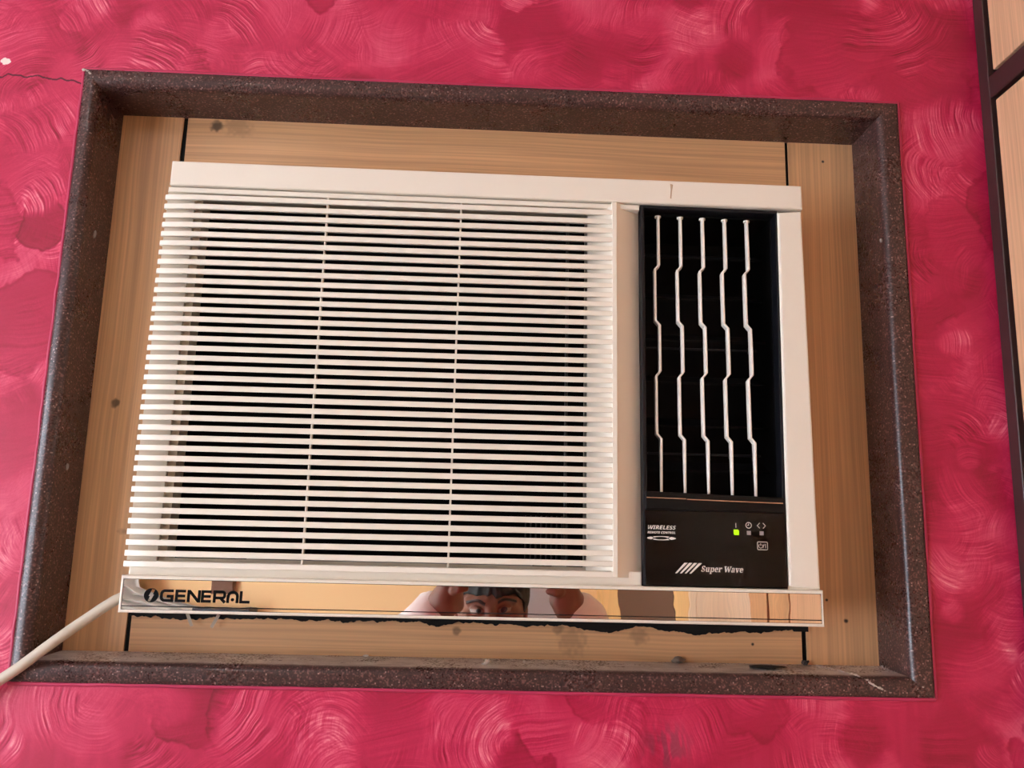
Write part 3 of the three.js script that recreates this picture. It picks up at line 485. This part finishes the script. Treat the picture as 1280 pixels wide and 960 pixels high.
// ---------------------------------------------------------------- the photographer, mirrored in the strip
{
  const HX = 0.038, EY = EYE - 0.137, HZ = 1.30;
  const len = Math.hypot;
  const cap = (p, a, b, ra, rb) => { const bx = b[0] - a[0], by = b[1] - a[1], bz = b[2] - a[2], px = p[0] - a[0], py = p[1] - a[1], pz = p[2] - a[2]; const t = clamp((px * bx + py * by + pz * bz) / (bx * bx + by * by + bz * bz + 1e-9)); return len(px - bx * t, py - by * t, pz - bz * t) - lerp(ra, rb, t); };
  const ell = (p, c, r) => { const x = (p[0] - c[0]) / r[0], y = (p[1] - c[1]) / r[1], z = (p[2] - c[2]) / r[2], k = len(x, y, z); return (k - 1) * Math.min(r[0], r[1], r[2]); };
  const smin = (a, b, k) => { const h = Math.max(k - Math.abs(a - b), 0) / k; return Math.min(a, b) - h * h * k * 0.25; };
  function surface(f, c, half, res) {
    const mc = new MarchingCubes(res, undefined, false, false, 400000);
    mc.isolation = 0;
    const p = [0, 0, 0];
    for (let k = 0; k < res; k++) for (let j = 0; j < res; j++) for (let i = 0; i < res; i++) {
      p[0] = c[0] + half * (i - res / 2) / (res / 2); p[1] = c[1] + half * (j - res / 2) / (res / 2); p[2] = c[2] + half * (k - res / 2) / (res / 2);
      mc.field[i + j * res + k * res * res] = -f(p);
    }
    mc.update();
    const g = new THREE.BufferGeometry(), n = mc.count;
    g.setAttribute('position', new THREE.BufferAttribute(mc.positionArray.slice(0, n * 3), 3));
    g.scale(half, half, half).translate(...c);
    g.setAttribute('normal', new THREE.BufferAttribute(mc.normalArray.slice(0, n * 3), 3));
    g.setAttribute('uv', new THREE.BufferAttribute(new Float32Array(n * 2), 2));
    return g;
  }
  const S = [-1, 1];
  const J = (s) => ({ sh: [HX + s * 0.175, EY - 0.225, HZ + 0.035], el: [0.0625 + s * 0.33, EYE - 0.33, 1.09], wr: [0.0625 + s * 0.142, EYE - 0.128, 0.935], hip: [HX + s * 0.085, 0.88, HZ + 0.04], kn: [HX + s * 0.1, 0.48, HZ + 0.03], an: [HX + s * 0.105, 0.09, HZ + 0.06], toe: [HX + s * 0.12, 0.035, HZ - 0.11] });
  const limbs = (p, extra) => { let d = 9; for (const s of S) { const j = J(s); d = smin(d, smin(cap(p, j.sh, j.el, 0.052 + extra, 0.042 + extra), cap(p, j.el, j.wr, 0.041 + extra, 0.028 + extra), 0.03), 0.05); } return d; };
  const trunk = (p, e) => { let d = ell(p, [HX, EY - 0.34, HZ + 0.04], [0.185 + e, 0.19 + e, 0.115 + e]); d = smin(d, ell(p, [HX, EY - 0.56, HZ + 0.04], [0.155 + e, 0.19 + e, 0.11 + e]), 0.08); return smin(d, cap(p, [HX - 0.13, EY - 0.23, HZ + 0.04], [HX + 0.13, EY - 0.23, HZ + 0.04], 0.06 + e, 0.06 + e), 0.06); };
  const legs = (p, e) => { let d = ell(p, [HX, 0.92, HZ + 0.045], [0.165 + e, 0.12 + e, 0.115 + e]); for (const s of S) { const j = J(s); let q = smin(cap(p, j.hip, j.kn, 0.082 + e, 0.055 + e), cap(p, j.kn, j.an, 0.055 + e, 0.036 + e), 0.04); d = smin(d, q, 0.05); } return d; };
  const feet = (p, e) => { let d = 9; for (const s of S) { const j = J(s); d = Math.min(d, cap(p, [j.an[0], 0.04, j.an[2] + 0.02], j.toe, 0.04 + e, 0.034 + e)); } return Math.max(d, 0.004 - p[1]); };
  const neck = (p) => cap(p, [HX, EY - 0.09, HZ + 0.03], [HX, EY - 0.22, HZ + 0.04], 0.055, 0.062);
  const head = (w) => {
    const p = [w[0] - HX, w[1] - EY, w[2] - HZ];
    let d = ell(p, [0, 0.03, 0.02], [0.076, 0.092, 0.098]);
    d = smin(d, ell(p, [0, -0.045, -0.02], [0.063, 0.078, 0.07]), 0.04);
    d = smin(d, cap(p, [0, -0.1, -0.058], [0, -0.1, -0.05], 0.022, 0.022), 0.03);
    for (const s of S) { d = smin(d, ell(p, [s * 0.045, -0.025, -0.062], [0.024, 0.02, 0.022]), 0.02); d = smin(d, ell(p, [s * 0.078, -0.012, 0.012], [0.009, 0.032, 0.018]), 0.008); d = -smin(-d, len(p[0] - s * 0.032, p[1], p[2] + 0.094) - 0.0165, 0.014); d = smin(d, cap(p, [s * 0.012, 0.019, -0.082], [s * 0.05, 0.019, -0.068], 0.008, 0.007), 0.012); d = smin(d, len(p[0] - s * 0.012, p[1] + 0.038, p[2] + 0.093) - 0.009, 0.008); }
    for (const s of S) { const q = len(p[0] - s * 0.032, p[1], p[2] + 0.0745); d = Math.min(d, Math.max(q - 0.0142, 0.0027 - Math.abs(p[1] + 0.0012 - 0.004 * (1 - ((p[0] - s * 0.032) / 0.014) ** 2) * 0.2))); }   // lids
    d = smin(d, cap(p, [0, 0.006, -0.084], [0, -0.034, -0.106], 0.008, 0.0125), 0.014);
    d = smin(d, cap(p, [-0.02, -0.062, -0.084], [0.02, -0.062, -0.084], 0.006, 0.006), 0.008);
    d = smin(d, cap(p, [-0.016, -0.072, -0.083], [0.016, -0.072, -0.083], 0.007, 0.007), 0.006);
    return smin(d, neck(w), 0.02);
  };
  const hand = (s) => {                                             // right hand for s = 1 (his right is +x), closing on the end of the phone
    const P = (u, y, z) => [0.0625 + s * u, EYE + y, z], F = [];
    F.push([P(0.142, -0.128, 0.935), P(0.112, -0.098, 0.912), 0.028, 0.030], [P(0.112, -0.098, 0.912), P(0.103, -0.062, 0.898), 0.028, 0.020], [P(0.104, -0.07, 0.90), P(0.102, -0.03, 0.893), 0.019, 0.014]);
    const fingers = [];
    [[-0.026, 0.5, 0.0082], [-0.044, 0.6, 0.0086], [-0.0625, 0.58, 0.0082], [-0.080, 0.5, 0.0075]].forEach(([y, l, r]) => fingers.push([[P(0.104, y - 0.004, 0.892), r * 1.15], [P(0.098, y, 0.875), r * 1.05], [P(0.098 - 0.022 * l, y + 0.003, 0.868), r], [P(0.098 - 0.042 * l, y + 0.004, 0.871), r * 0.85]]));
    fingers.push([[P(0.106, -0.085, 0.915), 0.013], [P(0.092, -0.06, 0.914), 0.0115], [P(0.072, -0.046, 0.907), 0.0095]]);
    return (p) => {
      let d = 9; for (const [a, b, ra, rb] of F) d = smin(d, cap(p, a, b, ra, rb), 0.016);
      for (const f of fingers) { let q = 9; for (let i = 0; i + 1 < f.length; i++) q = smin(q, cap(p, f[i][0], f[i + 1][0], f[i][1], f[i + 1][1]), 0.003); d = smin(d, q, 0.004); }
      return d;
    };
  };
  const t = thing('person', 'dark-haired person in a white shirt raising a phone, mirrored in the strip', 'person', [HX, 0, HZ]);
  const skin = std({ color: new THREE.Color('#70432f'), roughness: 0.6 });
  const local = (g) => g.translate(-HX, 0, -HZ);
  const bodyF = (p) => { let d = smin(trunk(p, 0), limbs(p, 0), 0.03); d = smin(d, neck(p), 0.04); d = smin(d, legs(p, 0), 0.04); return smin(d, feet(p, -0.008), 0.03); };
  const bodyG = surface(bodyF, [HX, 0.74, 1.2], 0.78, 130);
  obj('body', local(mergeGeometries([bodyG, surface(head, [HX, EY - 0.02, HZ - 0.005], 0.165, 110), ...S.map((s) => surface(hand(s), [0.0625 + s * 0.105, EYE - 0.07, 0.9], 0.09, 64))])), skin, t);
  const cloth = std({ color: new THREE.Color('#dcd6d2'), roughness: 0.85 });
  const shirtF = (p) => { let d = smin(trunk(p, 0.013), limbs(p, 0.014), 0.03); d += 0.004 * Math.sin(p[1] * 70 + p[0] * 40) * Math.sin(p[2] * 60 + p[0] * 25); for (const s of S) { const j = J(s); d = Math.max(d, 0.03 - len(p[0] - j.wr[0], p[1] - j.wr[1], p[2] - j.wr[2])); } d = Math.max(d, 0.86 - p[1]); return Math.max(d, 0.075 - len(p[0] - HX, (p[1] - (EY - 0.15)) * 0.9, p[2] - HZ - 0.02)); };
  obj('shirt', local(surface(shirtF, [HX, 1.18, 1.18], 0.5, 110)), cloth, t);
  obj('trousers', local(surface((p) => Math.max(Math.max(legs(p, 0.016), 0.09 - p[1]), p[1] - 0.96), [HX, 0.53, HZ + 0.04], 0.5, 90)), std({ color: new THREE.Color('#2b2f3a'), roughness: 0.9 }), t);
  obj('shoes', local(surface((p) => Math.max(feet(p, 0.008), p[1] - 0.085), [HX, 0.1, HZ - 0.02], 0.22, 60)), std({ color: new THREE.Color('#2a211c'), roughness: 0.5 }), t);
  const hairF = (w) => { const p = [w[0] - HX, w[1] - EY, w[2] - HZ]; const n = 0.006 * (noise(p[0] * 90 + 40, p[2] * 60 + p[1] * 40) - 0.5); const line = p[2] < -0.03 ? 0.031 - 0.006 * Math.cos(p[0] * 40) + 0.35 * Math.max(0, Math.abs(p[0]) - 0.05) * -3 : lerp(0.0, -0.055, clamp((p[2] + 0.03) / 0.1)); return Math.max(ell(p, [0.004, 0.038, 0.022], [0.088, 0.104, 0.112]) + n, (line + n - p[1]) * 0.7); };
  obj('hair', local(surface(hairF, [HX, EY + 0.04, HZ + 0.02], 0.14, 84)), std({ color: new THREE.Color('#0d0a0a'), roughness: 0.75 }), t);
  const dark = std({ color: new THREE.Color('#1a1210'), roughness: 0.4 }), sclera = std({ color: new THREE.Color('#857469'), roughness: 0.5 });
  for (const s of S) {
    const e = obj('eye', new THREE.SphereGeometry(0.0125, 18, 14).translate(s * 0.032, EY, -0.0755), sclera, t);
    obj('iris', new THREE.SphereGeometry(0.0062, 14, 10).scale(1, 1, 0.4).translate(s * 0.032, EY, -0.0868), dark, e);
    obj('eyebrow', tube([[s * 0.014, EY + 0.0165, -0.0905], [s * 0.032, EY + 0.0215, -0.0870], [s * 0.052, EY + 0.0165, -0.0740]], 0.0035, 12, 6), dark, t);
  }
  // the phone, its lens where the picture was taken
  const ph = thing('phone', 'dark smartphone held sideways in both hands, lens towards the air conditioner', 'phone', [0.0625, EYE + 0.0085, 0.8875]);
  obj('case', rbox(-0.08, 0.08, -0.0375, 0.0375, -0.004, 0.004, 0.0038), std({ color: new THREE.Color('#26292e'), roughness: 0.4 }), ph);
  obj('screen', rbox(-0.077, 0.077, -0.0345, 0.0345, 0.0038, 0.0044, 0.0003), M.blackGloss, ph);
  for (const [x, y] of [[-0.0625, -0.0085], [-0.0625, 0.015]]) obj('lens', new THREE.TorusGeometry(0.0075, 0.0014, 8, 24).translate(x, y, -0.0045), M.metal, ph);
}

renderer.render(scene, camera);
